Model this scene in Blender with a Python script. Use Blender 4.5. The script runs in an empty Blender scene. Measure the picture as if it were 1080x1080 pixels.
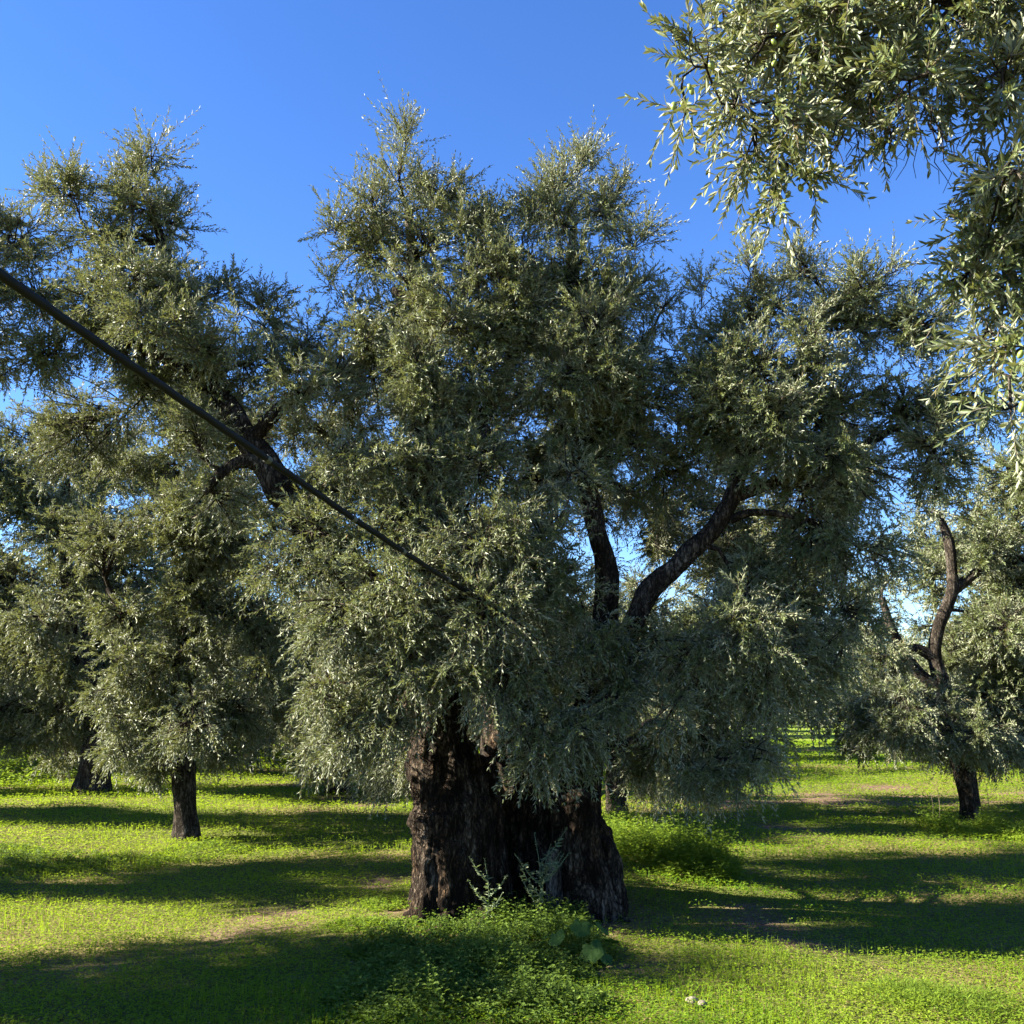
import bpy, math
import numpy as np
from mathutils import Vector, Matrix

rng = np.random.default_rng(11)
C = bpy.context.scene.collection
PITCH = math.radians(10.5)
EYE = np.array([0.0, 0.0, 1.6])
UP = np.array([0.0, 0.0, 1.0])


# ------------------------------------------------------------------ noise and ground shape
def hash3(i, j, k):
    n = (i * 73856093) ^ (j * 19349663) ^ (k * 83492791)
    n = (n ^ (n >> 13)) * 1274126177
    n = n ^ (n >> 16)
    return (n & 0xffff) / 65535.0


def noise(p):
    """trilinear value noise, -1..1, p (n,3)"""
    p = np.asarray(p, float)
    i = np.floor(p).astype(np.int64)
    f = p - i
    f = f * f * (3 - 2 * f)
    r = np.zeros(len(p))
    for a in (0, 1):
        for b in (0, 1):
            for c in (0, 1):
                w = (f[:, 0] if a else 1 - f[:, 0]) * (f[:, 1] if b else 1 - f[:, 1]) * (f[:, 2] if c else 1 - f[:, 2])
                r += w * hash3(i[:, 0] + a, i[:, 1] + b, i[:, 2] + c)
    return r * 2 - 1


def fbm(p, octaves=3):
    p = np.asarray(p, float)
    r = np.zeros(len(p)); a = 1.0; s = 0
    for o in range(octaves):
        r += a * noise(p * 2 ** o + 17.3 * o); s += a; a *= .5
    return r / s


def xy3(x, y, s, off=0.0):
    x = np.atleast_1d(np.asarray(x, float)); y = np.atleast_1d(np.asarray(y, float))
    return np.stack([x * s + off, y * s + off * .7, np.zeros_like(x) + off * .3], 1)


def ground_z(x, y):
    return .07 * noise(xy3(x, y, .28)) + .035 * noise(xy3(x, y, .9, 5)) + .012 * noise(xy3(x, y, 2.7, 9))


def dirt_mask(x, y):
    """bare soil: 0 grass .. 1 earth"""
    x = np.atleast_1d(np.asarray(x, float)); y = np.atleast_1d(np.asarray(y, float))
    n = fbm(xy3(x, y, .55, 31), 4)
    d = np.clip((n - .22) / .42, 0, .8)
    wob = .25 * noise(xy3(x, y, .45, 3)) + .1 * noise(xy3(x, y, 2, 8))
    for yy, w in ((17.2, .16), (18.5, .18)):
        rut = np.clip(1.4 - np.abs(y + wob - yy - .03 * x) / w, 0, 1) * (x > 1.2)
        d = np.maximum(d, rut)
    rut = np.clip(1.2 - np.abs(y + wob - 20.6 + .04 * x) / .22, 0, 1) * (x < 0)
    d = np.maximum(d, .9 * rut)
    # worn soil right round the foot of the old trunk
    rr = np.hypot((x + .02) / 1.25, (y - 8.0) / .95)
    d = np.maximum(d, np.clip(1.25 - rr, 0, 1) * .9)
    return d


def ray(u, v):
    dx = (u - 540) / 1080.0; dy = (540 - v) / 1080.0
    c, s = math.cos(PITCH), math.sin(PITCH)
    return np.array([dx, c - dy * s, s + dy * c])


def at(u, v, D):
    """world point seen at photo pixel (u, v) at distance D along the ground"""
    d = ray(u, v)
    return EYE + d * (D / d[1])


def mpp(u, v, D):
    return (D / ray(u, v)[1]) / 1080.0


def on_ground(u, v):
    d = ray(u, v)
    t = -EYE[2] / d[2]
    p = EYE + d * t
    p[2] = ground_z(p[0], p[1])[0]
    return p


def nrm(a):
    return a / np.maximum(np.linalg.norm(a, axis=-1, keepdims=True), 1e-9)


# ------------------------------------------------------------------ mesh building
class MB:
    def __init__(self):
        self.v = []; self.f = []; self.n = 0; self.t = []

    def add(self, verts, faces, mat=0, tone=None, smooth=False):
        verts = np.asarray(verts, np.float32); faces = np.asarray(faces, np.int64)
        if tone is None:
            tone = np.zeros((len(verts), 2), np.float32)
        self.v.append(verts); self.t.append(np.asarray(tone, np.float32))
        self.f.append((faces + self.n, mat, smooth)); self.n += len(verts)

    def build(self, name, mats, parent=None):
        me = bpy.data.meshes.new(name)
        v = np.concatenate(self.v); t = np.concatenate(self.t)
        me.vertices.add(len(v)); me.vertices.foreach_set('co', v.ravel())
        idx = np.concatenate([f.ravel() for f, _, _ in self.f])
        cnt = np.concatenate([np.full(len(f), f.shape[1]) for f, _, _ in self.f])
        mi = np.concatenate([np.full(len(f), m) for f, m, _ in self.f])
        sm = np.concatenate([np.full(len(f), s) for f, _, s in self.f])
        st = np.concatenate([[0], np.cumsum(cnt)[:-1]])
        me.loops.add(len(idx)); me.loops.foreach_set('vertex_index', idx.astype(np.int32))
        me.polygons.add(len(cnt)); me.polygons.foreach_set('loop_start', st.astype(np.int32))
        me.polygons.foreach_set('material_index', mi.astype(np.int32))
        me.polygons.foreach_set('use_smooth', sm.astype(bool))
        for k, an in enumerate(('tone', 'kind_mix')):
            at_ = me.attributes.new(an, 'FLOAT', 'POINT'); at_.data.foreach_set('value', np.ascontiguousarray(t[:, k]))
        for m in (mats if isinstance(mats, (list, tuple)) else [mats]):
            me.materials.append(m)
        me.update(calc_edges=True)
        o = bpy.data.objects.new(name, me); C.objects.link(o)
        if parent is not None:
            o.parent = parent
            p = parent; off = Vector((0, 0, 0))
            while p is not None:
                off += p.location; p = p.parent
            me.transform(Matrix.Translation(-off))
        return o


def tag(o, label=None, cat=None, group=None, kind=None):
    if label: o['label'] = label
    if cat: o['category'] = cat
    if group: o['group'] = group
    if kind: o['kind'] = kind
    return o


def empty(name, loc):
    o = bpy.data.objects.new(name, None); C.objects.link(o)
    o.location = tuple(float(a) for a in loc); o.empty_display_size = .2
    return o


def catmull(pts, n):
    pts = np.asarray(pts, float)
    P = np.vstack([2 * pts[0] - pts[1], pts, 2 * pts[-1] - pts[-2]])
    m = len(pts) - 1
    t = np.linspace(0, m, n); i = np.minimum(t.astype(int), m - 1); f = (t - i)[:, None]
    p0, p1, p2, p3 = P[i], P[i + 1], P[i + 2], P[i + 3]
    return .5 * (2 * p1 + (p2 - p0) * f + (2 * p0 - 5 * p1 + 4 * p2 - p3) * f ** 2 + (3 * p1 - p0 - 3 * p2 + p3) * f ** 3)


def tube(mb, pts, rad, sides=8, mat=0, lump=0.0, lfreq=6.0, caps=True, seed=0.0, smooth=True, stretch=.35):
    pts = np.asarray(pts, float); rad = np.asarray(rad, float); n = len(pts)
    T = nrm(np.gradient(pts, axis=0))
    ref = np.array([1.0, 0, 0]) if abs(T[:, 0]).mean() < .7 else np.array([0, 1.0, 0])
    A = nrm(np.cross(T, ref)); B = np.cross(T, A)
    a = np.linspace(0, 2 * np.pi, sides, endpoint=False)
    R = (np.cos(a)[None, :, None] * A[:, None, :] + np.sin(a)[None, :, None] * B[:, None, :])
    rr = rad[:, None] * np.ones((1, sides))
    if lump:
        q = (pts[:, None, :] + R * rad[:, None, None]).reshape(-1, 3)
        q = q * np.array([lfreq, lfreq, lfreq * stretch]) + seed
        rr = rr * (1 + lump * fbm(q, 3).reshape(n, sides))
    V = pts[:, None, :] + R * rr[:, :, None]
    V = V.reshape(-1, 3)
    i = np.arange(n - 1)[:, None] * sides; j = np.arange(sides)[None, :]; k = (j + 1) % sides
    F = np.stack([i + j, i + k, i + sides + k, i + sides + j], -1).reshape(-1, 4)
    mb.add(V, F, mat, smooth=smooth)
    if caps:
        V2 = np.vstack([V[:sides], pts[:1], V[-sides:], pts[-1:]])
        j = np.arange(sides); k = (j + 1) % sides
        F2 = np.vstack([np.stack([k, j, np.full(sides, sides)], 1),
                        np.stack([sides + 1 + j, sides + 1 + k, np.full(sides, 2 * sides + 1)], 1)])
        mb.add(V2, F2, mat, smooth=False)


def thin_tubes(mb, P, rad, mat=0, sides=3):
    """many thin stems at once: P (m,k,3), rad (k,)"""
    m, k, _ = P.shape
    if m == 0: return
    T = nrm(P[:, -1] - P[:, 0])
    ref = np.where(np.abs(T[:, :1]) < .7, np.array([[1.0, 0, 0]]), np.array([[0, 1.0, 0]]))
    A = nrm(np.cross(T, ref)); B = np.cross(T, A)
    a = np.linspace(0, 2 * np.pi, sides, endpoint=False)
    R = np.cos(a)[None, :, None] * A[:, None] + np.sin(a)[None, :, None] * B[:, None]
    rad = np.asarray(rad, float)
    V = P[:, :, None, :] + R[:, None] * rad.reshape(1, -1, 1, 1) if rad.ndim == 1 else P[:, :, None, :] + R[:, None] * rad[:, :, None, None]
    base = (np.arange(m) * k * sides)[:, None, None]
    i = (np.arange(k - 1) * sides)[None, :, None]; j = np.arange(sides)[None, None, :]; j2 = (j + 1) % sides
    F = np.stack([base + i + j, base + i + j2, base + i + sides + j2, base + i + sides + j], -1).reshape(-1, 4)
    mb.add(V.reshape(-1, 3), F, mat, smooth=True)


def leaves(mb, P, L, N, ln, wd, tone, kmix, detail=0, mat=0, bend=.12, widest=.45):
    n = len(P)
    if n == 0: return
    L = nrm(L); N = nrm(N - (N * L).sum(1, keepdims=True) * L); R = np.cross(L, N)
    ln = ln[:, None]; wd = wd[:, None]
    t2 = np.stack([tone, kmix], 1)
    if detail == 0:
        V = np.stack([P, P + L * ln * widest + R * wd * .5 + N * wd * .12,
                      P + L * ln - N * ln * bend, P + L * ln * widest - R * wd * .5 + N * wd * .12], 1)
        F = np.arange(n)[:, None] * 4 + np.array([[0, 1, 2, 3]])
        mb.add(V.reshape(-1, 3), F, mat, np.repeat(t2, 4, 0))
    else:
        def pt(s, w, up, dn):
            return P + L * ln * s + R * wd * w + N * wd * up - N * ln * bend * dn
        V = np.stack([P, pt(.28, -.42, .14, .06), pt(.3, 0, 0, .06), pt(.28, .42, .14, .06),
                      pt(.66, -.45, .12, .4), pt(.68, 0, 0, .4), pt(.66, .45, .12, .4), pt(1, 0, 0, 1)], 1)
        b = np.arange(n)[:, None] * 8
        mb.add(V.reshape(-1, 3), np.concatenate([b + np.array([[2, 3, 6, 5]]), b + np.array([[1, 2, 5, 4]])]), mat, np.repeat(t2, 8, 0))
        mb.add(V.reshape(-1, 3), np.concatenate([b + np.array([[0, 3, 2]]), b + np.array([[0, 2, 1]]),
                                                 b + np.array([[5, 6, 7]]), b + np.array([[4, 5, 7]])]), mat, np.repeat(t2, 8, 0))


def unit(n):
    return nrm(rng.normal(size=(n, 3)))


# ------------------------------------------------------------------ materials
def new_mat(name):
    m = bpy.data.materials.new(name); m.use_nodes = True
    nt = m.node_tree; nt.nodes.clear()
    out = nt.nodes.new('ShaderNodeOutputMaterial')
    return m, nt, out


def nd(nt, t, **kw):
    n = nt.nodes.new(t)
    for k, v in kw.items():
        if k.startswith('i_'):
            n.inputs[k[2:].replace('_', ' ')].default_value = v
        else:
            setattr(n, k, v)
    return n


def mixc(nt, fac, a, b):
    m = nt.nodes.new('ShaderNodeMix'); m.data_type = 'RGBA'
    for s, val in ((0, fac), (6, a), (7, b)):
        if isinstance(val, (int, float)): m.inputs[s].default_value = val
        elif isinstance(val, tuple): m.inputs[s].default_value = (*val, 1)
        else: nt.links.new(val, m.inputs[s])
    return m.outputs[2]


def ramp(nt, src, stops):
    r = nt.nodes.new('ShaderNodeValToRGB')
    while len(r.color_ramp.elements) < len(stops): r.color_ramp.elements.new(.5)
    for e, (p, c) in zip(r.color_ramp.elements, stops):
        e.position = p; e.color = (*c, 1) if isinstance(c, tuple) else (c, c, c, 1)
    nt.links.new(src, r.inputs[0])
    return r.outputs[0]


def leaf_mat(name, dark, light, under, dead, rough=.42, trans=.22, tcol=None, spec=.5):
    m, nt, out = new_mat(name)
    a = nd(nt, 'ShaderNodeAttribute', attribute_name='tone')
    k = nd(nt, 'ShaderNodeAttribute', attribute_name='kind_mix')
    col = mixc(nt, a.outputs['Fac'], dark, light)
    g = nd(nt, 'ShaderNodeNewGeometry')
    if under is not None:
        col2 = mixc(nt, g.outputs['Backfacing'], col, under)
    else:
        col2 = col
    dmask = nd(nt, 'ShaderNodeMath', operation='GREATER_THAN', i_Value=.5)
    nt.links.new(k.outputs['Fac'], dmask.inputs[0]); dmask.inputs[1].default_value = .965
    col3 = mixc(nt, dmask.outputs[0], col2, dead)
    p = nd(nt, 'ShaderNodeBsdfPrincipled'); p.inputs['Roughness'].default_value = rough
    p.inputs['Specular IOR Level'].default_value = spec
    nt.links.new(col3, p.inputs['Base Color'])
    t = nd(nt, 'ShaderNodeBsdfTranslucent')
    if tcol: t.inputs[0].default_value = (*tcol, 1)
    else: nt.links.new(col3, t.inputs[0])
    mx = nd(nt, 'ShaderNodeMixShader'); mx.inputs[0].default_value = trans
    nt.links.new(p.outputs[0], mx.inputs[1]); nt.links.new(t.outputs[0], mx.inputs[2])
    nt.links.new(mx.outputs[0], out.inputs[0])
    return m


def bark_mat(name, cols, scale=1.0, bump=.6):
    m, nt, out = new_mat(name)
    tc = nd(nt, 'ShaderNodeTexCoord')
    mp = nd(nt, 'ShaderNodeMapping'); mp.inputs['Scale'].default_value = (9 * scale, 9 * scale, 2.2 * scale)
    nt.links.new(tc.outputs['Object'], mp.inputs[0])
    n1 = nd(nt, 'ShaderNodeTexNoise', i_Scale=1.6, i_Detail=8.0, i_Roughness=.68)
    nt.links.new(mp.outputs[0], n1.inputs['Vector'])
    mp2 = nd(nt, 'ShaderNodeMapping'); mp2.inputs['Scale'].default_value = (24 * scale, 24 * scale, 7 * scale)
    nt.links.new(tc.outputs['Object'], mp2.inputs[0])
    def sinuous(sc, det, lo, hi):
        vo = nd(nt, 'ShaderNodeTexNoise', i_Scale=sc, i_Detail=det, i_Roughness=.62)
        nt.links.new(mp2.outputs[0], vo.inputs['Vector'])
        sb = nd(nt, 'ShaderNodeMath', operation='SUBTRACT'); sb.inputs[1].default_value = .5
        nt.links.new(vo.outputs[0], sb.inputs[0])
        ab = nd(nt, 'ShaderNodeMath', operation='ABSOLUTE'); nt.links.new(sb.outputs[0], ab.inputs[0])
        return ramp(nt, ab.outputs[0], [(0, lo), (hi, 1.0)])
    c1 = sinuous(.5, 4.0, .0, .09); c2 = sinuous(1.5, 5.0, .15, .09)
    cm = nd(nt, 'ShaderNodeMath', operation='MULTIPLY'); nt.links.new(c1, cm.inputs[0]); nt.links.new(c2, cm.inputs[1])
    crack = cm.outputs[0]
    col = ramp(nt, n1.outputs[0], [(.3, cols[0]), (.5, cols[1]), (.7, cols[2])])
    n3 = nd(nt, 'ShaderNodeTexNoise', i_Scale=2.3 * scale, i_Detail=4.0)
    nt.links.new(tc.outputs['Object'], n3.inputs['Vector'])
    pf = ramp(nt, n3.outputs[0], [(.45, 0.0), (.62, .7)])
    col = mixc(nt, pf, col, cols[3])
    col = mixc(nt, crack, tuple(c * .35 for c in cols[0]), col)
    p = nd(nt, 'ShaderNodeBsdfPrincipled', i_Roughness=.9); p.inputs['Specular IOR Level'].default_value = .06
    nt.links.new(col, p.inputs['Base Color'])
    h = nd(nt, 'ShaderNodeMath', operation='MULTIPLY_ADD')
    nt.links.new(crack, h.inputs[0]); h.inputs[1].default_value = .7; nt.links.new(n1.outputs[0], h.inputs[2])
    b = nd(nt, 'ShaderNodeBump'); b.inputs['Strength'].default_value = bump; b.inputs['Distance'].default_value = .05
    nt.links.new(h.outputs[0], b.inputs['Height']); nt.links.new(b.outputs[0], p.inputs['Normal'])
    nt.links.new(p.outputs[0], out.inputs[0])
    return m


def plain_mat(name, col, rough=.6, var=.3, scale=20.0, spec=.4):
    m, nt, out = new_mat(name)
    tc = nd(nt, 'ShaderNodeTexCoord')
    n1 = nd(nt, 'ShaderNodeTexNoise', i_Scale=scale, i_Detail=5.0)
    nt.links.new(tc.outputs['Object'], n1.inputs['Vector'])
    c = ramp(nt, n1.outputs[0], [(.3, tuple(x * (1 - var) for x in col)), (.7, tuple(min(1, x * (1 + var)) for x in col))])
    p = nd(nt, 'ShaderNodeBsdfPrincipled', i_Roughness=rough); p.inputs['Specular IOR Level'].default_value = spec
    nt.links.new(c, p.inputs['Base Color']); nt.links.new(p.outputs[0], out.inputs[0])
    return m


M_leaf = leaf_mat('olive_leaf', (.042, .062, .020), (.142, .170, .062), (.225, .24, .15), (.16, .12, .05), rough=.48, spec=.35, trans=.2, tcol=(.20, .21, .05))
M_leaf_far = leaf_mat('olive_leaf_distant', (.038, .054, .018), (.105, .125, .042), (.17, .185, .11), (.15, .12, .05), rough=.5, trans=.14, tcol=(.16, .19, .05))
M_twig = plain_mat('twig_bark', (.10, .085, .062), .85, .3, 30)
M_fruit = plain_mat('olive_fruit', (.16, .2, .045), .35, .25, 40)
M_bark = bark_mat('old_olive_bark', [(.018, .0125, .009), (.058, .040, .026), (.23, .145, .08), (.23, .185, .14)], 1.0, 1.0)
M_limb = bark_mat('limb_bark', [(.03, .022, .016), (.10, .074, .05), (.24, .175, .115), (.25, .21, .165)], 1.2, .9)
M_bark2 = bark_mat('olive_bark', [(.03, .024, .018), (.08, .064, .048), (.17, .135, .10), (.2, .17, .135)], 1.6, .7)
M_dead = bark_mat('weathered_deadwood', [(.06, .05, .042), (.14, .12, .10), (.22, .195, .17), (.25, .225, .2)], 1.5, .4)
M_cover = leaf_mat('ground_cover_leaf', (.062, .128, .009), (.185, .235, .022), None, (.2, .16, .07), rough=.75, trans=.42, tcol=(.30, .42, .014), spec=.1)
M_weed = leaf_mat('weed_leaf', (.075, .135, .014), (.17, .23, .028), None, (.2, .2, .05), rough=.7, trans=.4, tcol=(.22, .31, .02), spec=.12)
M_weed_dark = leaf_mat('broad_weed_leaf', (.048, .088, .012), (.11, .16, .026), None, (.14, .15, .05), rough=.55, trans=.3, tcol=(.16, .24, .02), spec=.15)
M_weed_grey = leaf_mat('grey_weed_leaf', (.10, .135, .075), (.19, .22, .12), None, (.22, .22, .12), rough=.6, trans=.3, tcol=(.2, .26, .08), spec=.3)
M_round = leaf_mat('mallow_leaf', (.024, .055, .014), (.045, .085, .022), None, (.1, .12, .04), rough=.6, trans=.22, tcol=(.05, .11, .012), spec=.03)
M_hose = plain_mat('black_polythene', (.005, .006, .0055), .7, .3, 12, .2)
M_clamp = plain_mat('hose_wire', (.07, .075, .06), .5, .2, 30)
M_stone = plain_mat('pale_stone', (.15, .125, .095), .85, .3, 25)
M_dry = plain_mat('dry_stalk', (.15, .12, .07), .8, .3, 20)


def ground_mat():
    m, nt, out = new_mat('grove_ground')
    tc = nd(nt, 'ShaderNodeTexCoord')
    a = nd(nt, 'ShaderNodeAttribute', attribute_name='tone')
    n1 = nd(nt, 'ShaderNodeTexNoise', i_Scale=22.0, i_Detail=8.0, i_Roughness=.7)
    n2 = nd(nt, 'ShaderNodeTexNoise', i_Scale=.35, i_Detail=4.0)
    n3 = nd(nt, 'ShaderNodeTexNoise', i_Scale=5.0, i_Detail=5.0)
    for n in (n1, n2, n3): nt.links.new(tc.outputs['Object'], n.inputs['Vector'])
    soil = ramp(nt, n1.outputs[0], [(.3, (.055, .034, .02)), (.55, (.14, .092, .058)), (.75, (.24, .175, .12))])
    g1 = ramp(nt, n1.outputs[0], [(.3, (.035, .05, .010)), (.55, (.095, .105, .022)), (.75, (.18, .165, .05))])
    g2 = ramp(nt, n1.outputs[0], [(.3, (.05, .045, .015)), (.55, (.135, .11, .038)), (.75, (.23, .18, .09))])
    gf = ramp(nt, n2.outputs[0], [(.42, 0.0), (.6, 1.0)])
    g = mixc(nt, gf, g1, g2)
    fa = nd(nt, 'ShaderNodeAttribute', attribute_name='kind_mix')
    g3 = ramp(nt, n2.outputs[0], [(.35, (.085, .15, .014)), (.65, (.15, .19, .024))])
    g = mixc(nt, fa.outputs['Fac'], g, g3)
    mf = nd(nt, 'ShaderNodeMath', operation='MULTIPLY_ADD'); mf.inputs[1].default_value = 1.0
    sub = nd(nt, 'ShaderNodeMath', operation='SUBTRACT'); sub.inputs[1].default_value = .5
    nt.links.new(n3.outputs[0], sub.inputs[0])
    nt.links.new(a.outputs['Fac'], mf.inputs[0]); nt.links.new(sub.outputs[0], mf.inputs[2])
    df = ramp(nt, mf.outputs[0], [(.3, 0.0), (.65, 1.0)])
    col = mixc(nt, df, g, soil)
    p = nd(nt, 'ShaderNodeBsdfPrincipled', i_Roughness=.95); p.inputs['Specular IOR Level'].default_value = .1
    nt.links.new(col, p.inputs['Base Color'])
    b = nd(nt, 'ShaderNodeBump'); b.inputs['Strength'].default_value = .8; b.inputs['Distance'].default_value = .03
    nt.links.new(n1.outputs[0], b.inputs['Height']); nt.links.new(b.outputs[0], p.inputs['Normal'])
    nt.links.new(p.outputs[0], out.inputs[0])
    return m


# ------------------------------------------------------------------ ground sheet and its green cover
def spaced(lo, hi, step, far):
    near = np.arange(lo, hi + 1e-6, step)
    out_hi = hi + np.cumsum(step * 1.25 ** np.arange(1, 60)); out_hi = out_hi[out_hi < far]
    out_lo = lo - np.cumsum(step * 1.25 ** np.arange(1, 60)); out_lo = out_lo[out_lo > -far]
    return np.concatenate([out_lo[::-1], near, out_hi])


gx = spaced(-9, 11, .12, 900); gy = spaced(2.5, 22, .12, 900)
GX, GY = np.meshgrid(gx, gy)
V = np.stack([GX.ravel(), GY.ravel(), ground_z(GX.ravel(), GY.ravel())], 1)
nx, ny = len(gx), len(gy)
i, j = np.meshgrid(np.arange(nx - 1), np.arange(ny - 1))
q = (j * nx + i).ravel()
mb = MB(); dm = dirt_mask(V[:, 0], V[:, 1])
mb.add(V, np.stack([q, q + 1, q + nx + 1, q + nx], 1), 0, np.stack([dm * np.clip((44 - V[:, 1]) / 12, 0, 1), np.clip((V[:, 1] - 26) / 12, 0, 1)], 1), True)
tag(mb.build('ground', ground_mat()), 'uneven olive grove floor of green turf and bare brown earth', 'ground', kind='structure')

mb = MB()
NC = 560000
D = np.exp(rng.uniform(math.log(4.6), math.log(42), NC))
X = D * rng.uniform(-.72, .72, NC) + rng.uniform(-.5, .5, NC)
dm = dirt_mask(X, D)
lush = .5 + .5 * fbm(xy3(X, D, .8, 51), 3)
patch = .5 + .5 * fbm(xy3(X, D, 3.2, 77), 2)
keep = rng.random(NC) > np.clip(dm * 1.25, 0, .96) + .25 * (patch < .38)
X, D, lush, patch, dm = X[keep], D[keep], lush[keep], patch[keep], dm[keep]
n = len(X); sc = np.maximum(1, D / 7.5) ** .85
blade = rng.random(n) < np.where(lush > .62, .16, .04)
H = np.where(blade, 0, rng.random(n) * (.02 + .075 * lush * (1 - dm))) * sc ** .4
Pz = ground_z(X, D) + H + .002
P = np.stack([X, D, Pz], 1)
az = rng.uniform(0, 2 * np.pi, n)
hor = np.stack([np.cos(az), np.sin(az), np.zeros(n)], 1)
tilt = rng.uniform(-.25, .75, n)[:, None]
Lc = nrm(hor + UP * tilt); Nc = nrm(UP - hor * tilt + rng.normal(size=(n, 3)) * .15)
tone = np.clip(.42 + .42 * fbm(xy3(X, D, .45, 13), 3) * 1.6 + rng.normal(size=n) * .15 - .3 * (lush - .5) - .06 * np.clip(X, -3, 3), 0, 1)
km = rng.random(n) * .985 + .012 * dm
s = ~blade
leaves(mb, P[s], Lc[s], Nc[s], (rng.uniform(.010, .026, n) * sc)[s], (rng.uniform(.008, .018, n) * sc)[s], tone[s], km[s], bend=.15, widest=.6)
s = blade
Lb = nrm(UP + hor * rng.uniform(.1, .8, n)[:, None])
leaves(mb, P[s], Lb[s], hor[s], (rng.uniform(.03, .085, n) * (.6 + lush) * sc ** .5)[s], (rng.uniform(.003, .006, n) * sc)[s], tone[s] * .8, km[s], bend=.2, widest=.35)
tag(mb.build('ground_cover', M_cover), 'low bright green clover and grass carpeting the ground between the olive trees', 'ground cover', kind='stuff')


mb = MB()
n = 14000
D = np.exp(rng.uniform(math.log(4.8), math.log(22), n)); X = D * rng.uniform(-.7, .7, n)
pr = .25 + .75 * dirt_mask(X, D) + .3 * (np.hypot(X, D - 8) < 2.5)
k_ = rng.random(n) < pr; X, D = X[k_], D[k_]; n = len(X)
az = rng.uniform(0, 6.28, n); hor = np.stack([np.cos(az), np.sin(az), rng.uniform(-.1, .35, n)], 1)
leaves(mb, np.stack([X, D, ground_z(X, D) + rng.uniform(.004, .035, n)], 1), hor, UP + rng.normal(size=(n, 3)) * .4, rng.uniform(.035, .065, n) * np.maximum(1, D / 9), rng.uniform(.008, .013, n) * np.maximum(1, D / 9),
       rng.random(n), np.ones(n), 0, 0, .2)
tag(mb.build('leaf_litter', M_cover), 'dry brown fallen olive leaves scattered over the turf and bare earth', 'leaf litter', kind='stuff')


# ------------------------------------------------------------------ weeds
def weed_bed(name, label, spots, height, leaf, count, mat, cat='weeds', aspect=.75, detail=0, stems=True):
    """spots: list of (x, y, rx, ry)"""
    mb = MB()
    tot = sum(a[2] * a[3] for a in spots)
    for (cx, cy, rx, ry) in spots:
        n = max(6, int(count * rx * ry / tot))
        r = np.sqrt(rng.random(n)); a = rng.uniform(0, 2 * np.pi, n)
        x = cx + rx * r * np.cos(a); y = cy + ry * r * np.sin(a)
        edge = 1 - r ** 2.2
        bump = .55 + .45 * fbm(xy3(x, y, 2.4, 21), 2)
        h = height * (.25 + .75 * edge) * bump * rng.uniform(.55, 1.15, n)
        z = ground_z(x, y)
        k = 11
        lean = rng.normal(size=(n, 2)) * .25
        tt = np.linspace(0, 1, 4)[None, :, None]
        base = np.stack([x, y, z], 1); top = base + np.stack([lean[:, 0] * h, lean[:, 1] * h, h], 1)
        path = base[:, None] * (1 - tt) + top[:, None] * tt
        if stems: thin_tubes(mb, path, np.array([.0022, .002, .0016, .001]), 0)
        t = (np.linspace(.25, 1, k)[None, :] + rng.normal(size=(n, k)) * .04)
        P = base[:, None] * (1 - t[..., None]) + top[:, None] * t[..., None]
        az = rng.uniform(0, 2 * np.pi, (n, 1)) + np.arange(k)[None, :] * 2.4
        hor = np.stack([np.cos(az), np.sin(az), np.zeros_like(az)], -1)
        tl = rng.uniform(-.2, .7, (n, k, 1))
        L = nrm(hor + UP * tl); N = nrm(UP - hor * tl + rng.normal(size=(n, k, 3)) * .2)
        P = P + hor * leaf * .35
        ln = leaf * rng.uniform(.6, 1.3, (n, k)) * (1.25 - .6 * t)
        tone = np.clip(rng.normal(.45, .25, (n, k)) + .25 * (t - .6), 0, 1)
        leaves(mb, P.reshape(-1, 3), L.reshape(-1, 3), N.reshape(-1, 3), ln.ravel(), ln.ravel() * aspect, tone.ravel(), rng.random(n * k) * .97, detail, 0, .15, .5)
    return tag(mb.build(name, mat), label, cat, kind='stuff')


def gspot(u, v, ru, rv_m):
    p = on_ground(u, v)
    return (p[0], p[1], ru * mpp(u, v, p[1]), rv_m)


weed_bed('nettle_patch', 'lush bright green weeds banked knee high against the right side of the old trunk',
         [gspot(690, 905, 70, .9), gspot(735, 925, 45, .6), gspot(655, 890, 40, .8)], .78, .055, 1100, M_weed)
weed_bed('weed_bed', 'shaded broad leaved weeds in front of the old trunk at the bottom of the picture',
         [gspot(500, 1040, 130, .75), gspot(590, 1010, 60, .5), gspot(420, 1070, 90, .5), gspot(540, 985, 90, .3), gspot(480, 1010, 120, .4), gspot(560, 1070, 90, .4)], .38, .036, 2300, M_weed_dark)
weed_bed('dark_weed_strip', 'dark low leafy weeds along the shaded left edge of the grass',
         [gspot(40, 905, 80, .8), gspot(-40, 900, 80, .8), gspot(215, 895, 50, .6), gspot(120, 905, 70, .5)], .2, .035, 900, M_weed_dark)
weed_bed('sunlit_weed_bank', 'sunlit bushy green weeds in the far left background beyond the grass',
         [gspot(20, 818, 70, 2.0), gspot(60, 808, 50, 1.8), gspot(-60, 815, 60, 2), gspot(230, 800, 40, 1.5), gspot(300, 803, 60, 1.5), gspot(180, 806, 40, 1.5)], .75, .11, 1000, M_weed)
weed_bed('fern_clump', 'feathery bright green weeds at the foot of the leaning right hand trunk',
         [gspot(1055, 875, 35, .7), gspot(1005, 876, 22, .4), gspot(985, 872, 16, .3), gspot(1085, 878, 30, .6)], .55, .05, 520, M_weed)
weed_bed('trunk_weed_clump', 'short green weeds against the sunlit left foot of the old trunk',
         [gspot(405, 960, 28, .25), gspot(380, 985, 40, .25), gspot(440, 985, 40, .2)], .14, .026, 260, M_weed)
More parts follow.
